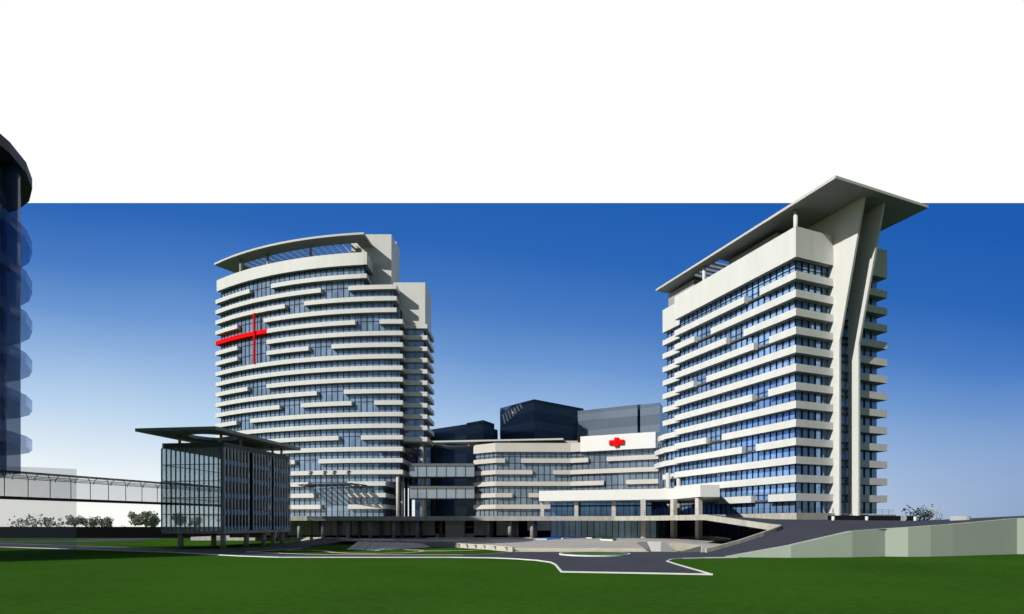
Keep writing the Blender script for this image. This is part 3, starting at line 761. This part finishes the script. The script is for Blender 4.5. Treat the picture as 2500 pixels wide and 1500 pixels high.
band_obj('sign_fascia', M['bright'], B3, PF, 1417, 1600.5, 28.0, 33.1, 1.6)
MB().box(X(1378,193),X(1418,193),193,197,29,32.4).build('roof_block', M['cream'], B3)
MB().box(X(1411,192),X(1417,192),191,196,29,33).build('roof_block', M['dark'], B3)
# red cross
c = cut(PF, 1490, 1522); mid = ((c[0][0]+c[-1][0])/2, (c[0][1]+c[-1][1])/2); u = (c[-1][0]-c[0][0], c[-1][1]-c[0][1]); L = math.hypot(*u); u = (u[0]/L,u[1]/L); nrm = (-u[1],u[0])
cm = (mid[0]-nrm[0]*.42, mid[1]-nrm[1]*.42); zc = Z(1080.5, mid[1])
aw, al = .72, 2.42; prof = [(-aw,-1.48),(aw,-1.48),(aw,-aw),(al,-aw),(al,aw),(aw,aw),(aw,1.48),(-aw,1.48),(-aw,aw),(-al,aw),(-al,-aw),(-aw,-aw)]
mb = MB()
for o in (-.35,.35):
    for a, z in prof: mb.v.append((cm[0]+u[0]*a+nrm[0]*o, cm[1]+u[1]*a+nrm[1]*o, zc+z))
n = 12; mb.f = [tuple(range(n)), tuple(range(2*n-1,n-1,-1))]+[(i,(i+1)%n,n+(i+1)%n,n+i) for i in range(n)]
tag(mb.build('cross_sign', M['red']), 'thick red cross sign on the white fascia of the centre wing', 'sign')
# link between wing and right tower
lk = thing('link_building', 'stepped white bands joining the centre wing to the right tower', 'building', (46,166,5.4))
LP = [XY(1597,172), XY(1612,165.5), XY(1668,156.5)]
for j, x0 in ((5,1606),(4,1598),(3,1597),(1,1626)):
    band_obj('balcony_band', M['white'], lk, LP, x0, 1667, zt(j)-BH, zt(j), 1.5)
LG = offset(LP, 1.4)
g = MB().prism(LG+[(LG[2][0]+3,172),(LG[0][0]+2,176)], 14.2, zt(5)-BH).build('window_strip', M['gL'], lk)
mb = MB(); mull_mb(mb, LG, 1.7, .25, .2, 14.2, zt(5)-BH, .3); mb.build('window_frame', M['dark'], g)
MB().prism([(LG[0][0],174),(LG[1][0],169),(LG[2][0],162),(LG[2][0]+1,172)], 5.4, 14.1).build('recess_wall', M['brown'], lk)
for px, Yc in ((1631,158),(1657,154.5)): MB().cyl(XY(px,Yc), .6, 5.4, zt(2), 14).build('column', M['cream'], lk, True)
# thin flying roof over the gap and the left of the wing
fr_ = thing('flying_roof', 'thin flat roof slab with round opening above the glass bridges', 'roof', (-15,198,32))
fz = 32.2
outl = [XY(1042,196),XY(1375,189.5),(20,206),(-24,214)]
hc, hr = XY(1112,203), 5.0
def slab_hole(outl, hc, hr, z0, z1, n=28):
    mb = MB(); k = len(outl)
    # ring of quads from hole to the outline
    def ray(a):
        d = (math.cos(a), math.sin(a)); best = None
        for i in range(k):
            p, q = outl[i], outl[(i+1)%k]; ex, ey = q[0]-p[0], q[1]-p[1]
            den = d[0]*ey-d[1]*ex
            if abs(den) < 1e-9: continue
            tt = ((p[0]-hc[0])*ey-(p[1]-hc[1])*ex)/den; uu = ((p[0]-hc[0])*d[1]-(p[1]-hc[1])*d[0])/den
            if tt > 0 and -1e-6 <= uu <= 1+1e-6 and (best is None or tt < best): best = tt
        return (hc[0]+d[0]*best, hc[1]+d[1]*best)
    angs = sorted([2*math.pi*i/n for i in range(n)]+[math.atan2(p[1]-hc[1],p[0]-hc[0])%(2*math.pi) for p in outl])
    m = len(angs)
    out = [ray(a) for a in angs]; inn = [(hc[0]+hr*math.cos(a),hc[1]+hr*math.sin(a)) for a in angs]
    for ring, z in ((out,z0),(inn,z0),(out,z1),(inn,z1)): mb.v += [(p[0],p[1],z) for p in ring]
    for i in range(m):
        j = (i+1)%m
        mb.f += [(i,j,m+j,m+i),(2*m+i,3*m+i,3*m+j,2*m+j),(i,2*m+i,2*m+j,j),(m+i,m+j,3*m+j,3*m+i)]
    return mb
slab_hole(outl, hc, hr, fz, fz+.55).build('roof_slab', M['soffit'], fr_)
for i in range(9):
    px = 1240+i*16; MB().bar(XY(px,193)+(31.2,), XY(px+5,192)+(fz,), .07).build('strut', M['grey'], fr_)
for px, Yp in ((1060,203),(1165,206)): MB().cyl(XY(px,Yp), .5, 5.4, fz, 12).build('column', M['dark'], fr_, True)
# glass bridges of the gap
for (ya, yb, lab) in ((1138,1164,'upper glass walkway bridging the curved tower and the centre wing'),(1193,1217,'lower glass walkway bridging the curved tower and the centre wing')):
    z0, z1 = Z(yb,191.8), Z(ya,191.8)
    a, b = XY(1000,191.8), XY(1158,191.8)
    root = thing('skybridge', lab, 'skybridge', (a[0],193.5,z0), 'glass walkways between the buildings')
    MB().box(a[0],b[0],191.8,195.6,z0+.01,z1).build('glass_wall', M['gBr'], root)
    mb = MB()
    for px in (1019.5,1041,1066,1089,1112.5,1136): mb.box(X(px,191.8)-.07,X(px,191.8)+.07,191.65,191.9,z0,z1)
    mb.build('mullion', M['dark'], root)
    MB().box(a[0],b[0],191.4,196,z1+.002,z1+.8).build('roof', M['slate'], root)
    MB().box(a[0],b[0],191.6,195.8,z0-.35,z0).build('floor', M['dark'], root)

# ------------------------------------------------------------------ dark glass buildings behind
def block(name, label, pts, z1, mat, floors=3.9, z0=0):
    root = thing(name, label, 'building', (pts[0][0],pts[0][1],0))
    MB().prism(pts, z0, z1).build('glass_wall', mat, root)
    cx = sum(p[0] for p in pts)/len(pts); cy = sum(p[1] for p in pts)/len(pts)
    grow = [(cx+(p[0]-cx)*1.004, cy+(p[1]-cy)*1.004) for p in pts]
    z = z1-5.0; mb = MB()
    while z > 6:
        mb.prism(grow, z, z+3.4); z -= 7.8
    mb.build('floor_band', M['gD2'] if mat in (M['gD'], M['gD3']) else M['gM2'], root)
    return root
block('glass_block', 'long low dark glass block just right of the curved tower', [XY(1046,262),XY(1150,245),XY(1215,262),XY(1150,300),XY(1040,300)], Z(1039,250), M['gD3'])
block('glass_block', 'small dark glass block standing between two larger dark blocks', [XY(1139,238),XY(1180,231),XY(1207,240),XY(1206,262),XY(1140,262)], Z(1027,232), M['gD'])
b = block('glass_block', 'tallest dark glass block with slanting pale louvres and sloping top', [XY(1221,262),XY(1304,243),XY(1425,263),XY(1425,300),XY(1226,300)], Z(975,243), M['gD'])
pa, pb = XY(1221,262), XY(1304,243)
for i in range(7):  # pale blades stand in for diagonal sun patches on the glass
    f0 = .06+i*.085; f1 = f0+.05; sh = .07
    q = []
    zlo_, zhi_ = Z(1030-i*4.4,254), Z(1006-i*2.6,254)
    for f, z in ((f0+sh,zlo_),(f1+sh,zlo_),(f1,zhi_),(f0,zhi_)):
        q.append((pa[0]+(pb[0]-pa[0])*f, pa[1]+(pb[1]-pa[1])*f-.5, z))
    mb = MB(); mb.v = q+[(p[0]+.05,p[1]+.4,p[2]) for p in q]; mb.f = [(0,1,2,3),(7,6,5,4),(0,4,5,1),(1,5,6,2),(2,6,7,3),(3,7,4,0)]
    mb.build('sun_patch', M['pale'], b)
block('glass_block', 'wide pale grey glass block behind the red cross fascia', [XY(1393,262),XY(1556,246),XY(1556,300),XY(1393,300)], Z(988,246), M['gM'])
block('glass_block', 'narrow pale grey glass block against the right tower with dark side', [XY(1563,246),XY(1611,241),XY(1628,262),XY(1563,300)], Z(983,241), M['gM'])

block('glass_block', 'pale blue glass block seen between the tall column and the curved tower', [XY(1013,250),XY(1051,250),XY(1051,262),XY(1013,262)], Z(1047,250), M['gP'])
block('glass_block', 'dark narrow glass slit block between the two pale grey blocks', [XY(1554,250),XY(1566,250),XY(1566,290),XY(1554,290)], Z(988,250), M['gD'])

# ------------------------------------------------------------------ podium deck
DK = 5.5
dpath = [XY(560,119), XY(1500,119), XY(1600,111.5), XY(1721,96.3)]
PD = thing('podium', 'long raised concrete podium deck on columns below the buildings', 'podium', (0,125,PZ))
inner = offset(dpath, .4)
MB().prism(dpath+inner[::-1], DK-.95, DK).build('edge_beam', M['conc'], PD)
MB().prism(inner+[(45.5,119),(48,135),(62,170),(70,228),(-120,228),(inner[0][0],135)], DK-.8, DK-.06).build('deck_slab', M['concg'], PD)
rail(MB(), offset(cut(dpath,690,1700), .25), DK, 1.05, 3.0, .03).build('railing', M['dark'], PD)
for px in (675,731,789,851,904,961,1018.6,1191,1245,1299): MB().cyl(XY(px,120.6), .42, PZ, DK-.8, 14).build('column', M['concg'], PD, True)
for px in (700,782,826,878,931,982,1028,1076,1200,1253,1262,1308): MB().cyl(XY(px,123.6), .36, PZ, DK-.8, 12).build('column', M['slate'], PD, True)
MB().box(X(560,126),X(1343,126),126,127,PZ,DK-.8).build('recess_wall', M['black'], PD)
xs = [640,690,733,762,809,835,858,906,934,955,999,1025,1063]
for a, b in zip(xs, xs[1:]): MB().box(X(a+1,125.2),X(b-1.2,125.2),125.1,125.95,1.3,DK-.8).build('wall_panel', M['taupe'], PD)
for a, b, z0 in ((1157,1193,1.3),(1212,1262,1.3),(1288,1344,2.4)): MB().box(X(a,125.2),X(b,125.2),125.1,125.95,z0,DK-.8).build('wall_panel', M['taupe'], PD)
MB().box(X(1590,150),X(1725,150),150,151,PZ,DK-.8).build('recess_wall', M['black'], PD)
bt = thing('stair_kiosk', 'grey boxy stair kiosk with pale rail under the podium deck', 'kiosk', (X(1110,124.5),124.5,PZ))
MB().box(X(1087,123.6),X(1134,123.6),123.6,125.94,PZ,DK-.82).build('wall', M['taupe'], bt)
MB().box(X(1090,123.5),X(1128,123.5),123.4,123.59,Z(1287,123.5),Z(1284,123.5)).build('rail', M['pale'], bt)
for a, b in ((1063,1083),(1135,1157)):
    MB().box(X(a,124.4),X(b,124.4),124.4,124.9,PZ,Z(1303,124.4)).build('plinth', M['taupe'], bt)
    MB().box(X(a+2,124.4),X(b,124.4),124.4,124.6,Z(1288,124.4),Z(1286.5,124.4)).build('rail', M['grey'], bt)
# lobby
LB = thing('lobby', 'tall blue glass lobby behind the columns of the white entrance canopy', 'lobby', (25,140,PZ))
lpu = [XY(1344,138), XY(1590,134), XY(1628,141)]; lpl = [XY(1344,125.3), XY(1560,122.8), XY(1602,122.2), XY(1628,126)]
for z0, z1, m, lp in ((PZ,DK-.82,'gW',lpl),(DK,9.3,'gB',lpu)):
    g = MB().prism(lp+[(44,160),(lp[0][0]+1,160)], z0+.001, z1-.001).build('window_strip', M[m], LB)
    mb = MB(); mull_mb(mb, lp, 1.35, .12, .15, z0+.02, z1-.02, .1)
    if m == 'gB': mb.prism(offset(lp,-.16)+offset(lp,.05)[::-1], 8.05, 8.4)
    mb.build('window_frame', M['dark'], g)
# entrance portico
EP = thing('portico', 'wide white angled entrance canopy on square columns before the blue lobby', 'canopy', (25,125,PZ))
cp = [XY(1316,131), XY(1635,122), XY(1710,110), XY(1757,110.4)]
MB().prism(cp+[(51.5,140),(40,152),(9,152)], 9.2, 11.55).build('canopy_slab', M['bright'], EP)
for px, Yc, r in ((1324,132.5,.42),(1407,130.2,.42),(1498,128,.42),(1570,121,.46),(1645,119.5,.5),(1706,112,.5)):
    c = XY(px, Yc); MB().obox(c, (.93,.37) if px > 1600 else (1,-.05), r*2, r*2, PZ if px > 1550 else DK-.1, 9.198).build('column', M['cream'], EP)

# ------------------------------------------------------------------ glass pavilion on stilts
K0 = (X(546.6,90),90.0); KL = (-.99,.141); KR = (.147,.989)
def K(a, b): return (K0[0]+KL[0]*a+KR[0]*b, K0[1]+KL[1]*a+KR[1]*b)
W_, D_ = 10.9, 19.4
PV = thing('glass_pavilion', 'glass box pavilion on stilts with vertical fins and overhanging flat roof', 'building', K(5,10)+(0,))
pz0, pz1, pz2 = 2.35, 16.2, 17.05
MB().prism([K(-.1,-.1),K(W_+.1,-.1),K(W_+.1,D_+.1),K(-.1,D_+.1)], pz0, pz0+.4).build('floor_slab', M['conc'], PV)
mb = MB()
for i in range(4): mb.prism([K(-.06-.0,-.06),K(W_+.06,-.06),K(W_+.06,D_+.06),K(-.06,D_+.06)], pz1+i*.22, pz1+i*.22+.17)
mb.build('parapet', M['slate'], PV)
MB().prism([K(.3,.2),K(W_-.2,.2),K(W_-.2,D_-.2),K(.3,D_-.2)], pz1+.03, pz1+.75).build('roof_deck', M['slate'], PV)
fh = (pz1-pz0-.4)/5
for (p, q) in ((K(0,0),K(W_,0)),(K(W_,0),K(W_,D_)),(K(W_,D_),K(0,D_))):
    L = math.hypot(q[0]-p[0],q[1]-p[1]); u = ((q[0]-p[0])/L,(q[1]-p[1])/L)
    mid = ((p[0]+q[0])/2,(p[1]+q[1])/2)
    g = MB().obox(mid, u, L, .04, pz0+.41, pz1-.01).build('glass_wall', M['clear'], PV)
    mb = MB()
    for i in range(1, 5):
        z = pz0+.4+fh*i; mb.obox(mid, u, L, .08, z-.06, z+.06)
        for dz in (-.35,-.7): mb.obox(mid, u, L, .05, z+dz-.012, z+dz+.012)
    mb.build('transom', M['grey'], g)
for i in range(14):
    c = K(W_*i/13, -.18); MB().obox(c, KL, .13, .2, pz0+.38, pz1).build('fin', M['fin'], PV)
# shaded long side: three bays with spandrels
bays = [(0,6.2,0),(7.6,12.9,.0),(14.0,D_,.0)]
for a, b, o in bays:
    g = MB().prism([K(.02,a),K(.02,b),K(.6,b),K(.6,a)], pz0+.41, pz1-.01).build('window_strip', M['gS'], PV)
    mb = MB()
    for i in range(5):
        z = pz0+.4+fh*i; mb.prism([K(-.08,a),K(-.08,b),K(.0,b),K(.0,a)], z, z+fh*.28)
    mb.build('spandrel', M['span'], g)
    nn = max(4, int((b-a)/.85))
    for i in range(nn+1):
        c = K(-.16, a+(b-a)*i/nn); MB().obox(c, KR, .2, .13, pz0+.38, pz1).build('fin', M['finp'], PV)
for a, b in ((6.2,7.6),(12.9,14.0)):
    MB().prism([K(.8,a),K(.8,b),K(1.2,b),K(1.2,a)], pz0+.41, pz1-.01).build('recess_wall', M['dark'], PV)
ro = [K(-1.5,-4), K(W_+1.4,-4), K(W_+1.4,D_+1.6), K(-1.5,D_+1.6)]
slab_hole(ro, K(4.3,3.4), 3.6, 18.35, 18.85, 36).build('roof_canopy', M['concg'], PV)
for a, b in ((8.3,.6),(.9,.6),(.9,5.6),(5.5,6.5),(.9,12.2),(.9,15.2),(.9,18.2)):
    MB().cyl(K(a,b), .22, pz2-.2, 18.35, 12).build('roof_post', M['fin'], PV, True)
for a, b in ((8.3,.8),(.7,.8),(6.2,6),(.9,7.2),(.9,12.3),(.9,15.4),(.9,18.4),(8,18)):
    MB().cyl(K(a,b), .42, 0, pz0, 14).build('stilt', M['conc'], PV, True)

# tube footbridge from the left
a = (X(437,91.5),91.5); b = (X(0,68),68.0); L = math.hypot(b[0]-a[0],b[1]-a[1]); u = ((b[0]-a[0])/L,(b[1]-a[1])/L); nb = (u[1],-u[0])
if nb[1] < 0: nb = (-nb[0],-nb[1])
nb = (-abs(u[1]), abs(u[0])) if False else nb
def Bp(l, w_): return (a[0]+u[0]*l+nb[0]*w_, a[1]+u[1]*l+nb[1]*w_)
# the visible side faces right; the width runs to the left
nb = (-abs(u[1]), abs(u[0]))
FB = thing('footbridge', 'glass tube footbridge with black hoops running into the stilted pavilion', 'footbridge', Bp(12,1.5)+(7.3,))
L0, L1 = -16.5, 34.0; bw = 3.0; bz = 7.32; wh = 2.25
def hoop(l, rr=0.0, far=True):
    pts = [Bp(l,-rr)+(bz,), Bp(l,-rr)+(bz+wh,)]
    for t in range(1, 8):
        an = math.pi*t/8; c = (1-math.cos(an))/2
        pts.append(Bp(l, c*bw)+(bz+wh+math.sin(an)*1.0,))
    pts += [Bp(l,bw)+(bz+wh,)]+([Bp(l,bw)+(bz,)] if far else [])
    return pts
h0, h1 = hoop(L0), hoop(L1)
mb = MB()
for i in range(len(h0)-1): mb.quadv([h0[i],h1[i],h1[i+1],h0[i+1]])
mb.build('glass_tube', M['tube'], FB)
MB().prism([Bp(L0,-.05),Bp(L1,-.05),Bp(L1,bw+.05),Bp(L0,bw+.05)], bz-.28, bz).build('floor_slab', M['dark'], FB)
mb = MB()
for i in (2,3,4,5,6,8): mb.bar(h0[i], h1[i], .045, n=5)
mb.bar(h0[1], h1[1], .05, n=5); mb.build('purlin', M['dark'], FB)
l = L0
while l < L1:
    hp = hoop(l, .02, False); mb = MB()
    for i in range(len(hp)-1): mb.bar(hp[i], hp[i+1], .045, n=5)
    mb.build('hoop', M['dark'], FB); l += 2.55

# ------------------------------------------------------------------ translucent round tower at the left edge
KG = 1.2
def gz(z): return 4+(z-4)*KG
gc = (-62.9*KG,51.2*KG)
GT = thing('round_tower', 'translucent dark blue round tower with ring balconies at the left edge', 'building', gc+(10,))
MB().cyl(gc, 12.5*KG, 10.0, gz(38.0), 48).build('glass_core', M['ghostc'], GT, True)
for i, z in enumerate((12.4,16.6,20.9,25.1,29.3,33.6)):
    MB().cyl(gc, 14.55*KG, gz(z-.55), gz(z+.55), 28).build('ring_balcony', M['ghost'], GT)
MB().cyl(gc, 14.55*KG, gz(39.9), gz(41.0), 28).build('roof_disc', M['ghostd'], GT)
MB().cyl((-50.6*KG,56.6*KG), .8*KG, 10.0, gz(39.9), 16).build('pillar', M['ghostc'], GT, True)
MB().cyl(gc, 9.5*KG, gz(38.0)+.01, gz(39.9), 40).build('lantern', M['ghostd'], GT, True)
gpb = MB(); ap = [XY(187,61.5),XY(186,92),(-115,92),(-115,54),XY(-40,57.5)]
for q, r_ in zip(ap, ap[1:]+ap[:1]): gpb.quadv([q+(.05,), r_+(.05,), r_+(9.95,), q+(9.95,)])
gpb.quadv([q+(9.95,) for q in ap])
tag(gpb.build('glass_annex', M['ghostp']), 'low translucent pale glass annex standing on the lawn at the left edge', 'building')

# black strip standing in for the void beyond the lawn
tag(MB().box(-190,-38,152,153,0,3.05).build('void_strip', M['black']), 'long black strip for the void beyond the lawn behind the pavilion', 'wall')

# ------------------------------------------------------------------ trees
def tree(name, label, px, Y, wpx, ytop, seed, n=900, group='far trees along the horizon', base=0.0, sparse=1.0):
    rnd = random.Random(seed); x = X(px,Y); h = Z(ytop,Y)-base; wd = wpx/F*Y
    root = thing(name, label, 'tree', (x,Y,base), group)
    mb = MB(); mb.bar((x,Y,base),(x+.1,Y,base+h*.55), h*.035, h*.018, 7)
    tips = []
    for i in range(7):
        an = rnd.uniform(0,6.28); r = wd*.33*rnd.uniform(.5,1)
        tp = (x+math.cos(an)*r, Y+math.sin(an)*r, base+h*rnd.uniform(.55,.85)); tips.append(tp)
        mb.bar((x+.05,Y,base+h*rnd.uniform(.25,.5)), tp, h*.014, h*.005, 5)
    mb.build('trunk', M['bark'], root)
    cl = [(tp, rnd.uniform(.14,.24)*wd) for tp in tips]+[((x+rnd.uniform(-.3,.3)*wd, Y+rnd.uniform(-.3,.3)*wd, base+h*rnd.uniform(.45,.88)), rnd.uniform(.1,.2)*wd) for _ in range(9)]
    mb = MB()
    for _ in range(n):
        c, r = rnd.choice(cl)
        d = Vector((rnd.gauss(0,1),rnd.gauss(0,1),rnd.gauss(0,1))).normalized()*r*sparse*rnd.random()**.4
        p = Vector(c)+d; s = rnd.uniform(.03,.06)*wd*.9
        a = Vector((rnd.gauss(0,1),rnd.gauss(0,1),rnd.gauss(0,1))).normalized(); b = a.orthogonal().normalized()
        mb.quadv([p+a*s, p+b*s*.6, p-a*s, p-b*s*.6])
    mb.build('crown', M['leaf'], root)
TR = [(60,230,70,1268,190,1.4,'thin wispy shrub tree far left above the black wall'),(120,235,75,1264,230,1.4,'wispy tree left of the darker leaning tree above the black wall'),
      (182,225,44,1257,700,1.05,'slim dark tree at the right edge of the glass annex'),(212,228,40,1262,700,1.1,'slender loose tree just right of the glass annex'),
      (248,232,58,1264,900,1.0,'low rounded tree with notched top above the black wall'),(300,240,14,1281,200,1.0,'tiny bush alone between two tree clumps'),
      (356,222,78,1249,2000,.95,'biggest dense round tree beside the pavilion'),(440,225,46,1253,800,1.1,'tree seen through the left glass of the pavilion'),(478,228,40,1262,600,1.1,'smaller tree seen through the middle glass of the pavilion')]
for i, (px,Y,wp_,yt,n,sp,lab) in enumerate(TR): tree('tree', lab, px, Y, wp_, yt, 40+i, n, sparse=sp)
tree('tree', 'open leafy bush beyond the top of the ramp on the right', 2245, 150, 80, 1241, 77, 520, 'far trees along the horizon', 3.0, 1.2)
tree('tree', 'thin sparse bush to the right of the open leafy bush', 2295, 155, 30, 1252, 78, 70, 'far trees along the horizon', 3.0, 1.3)
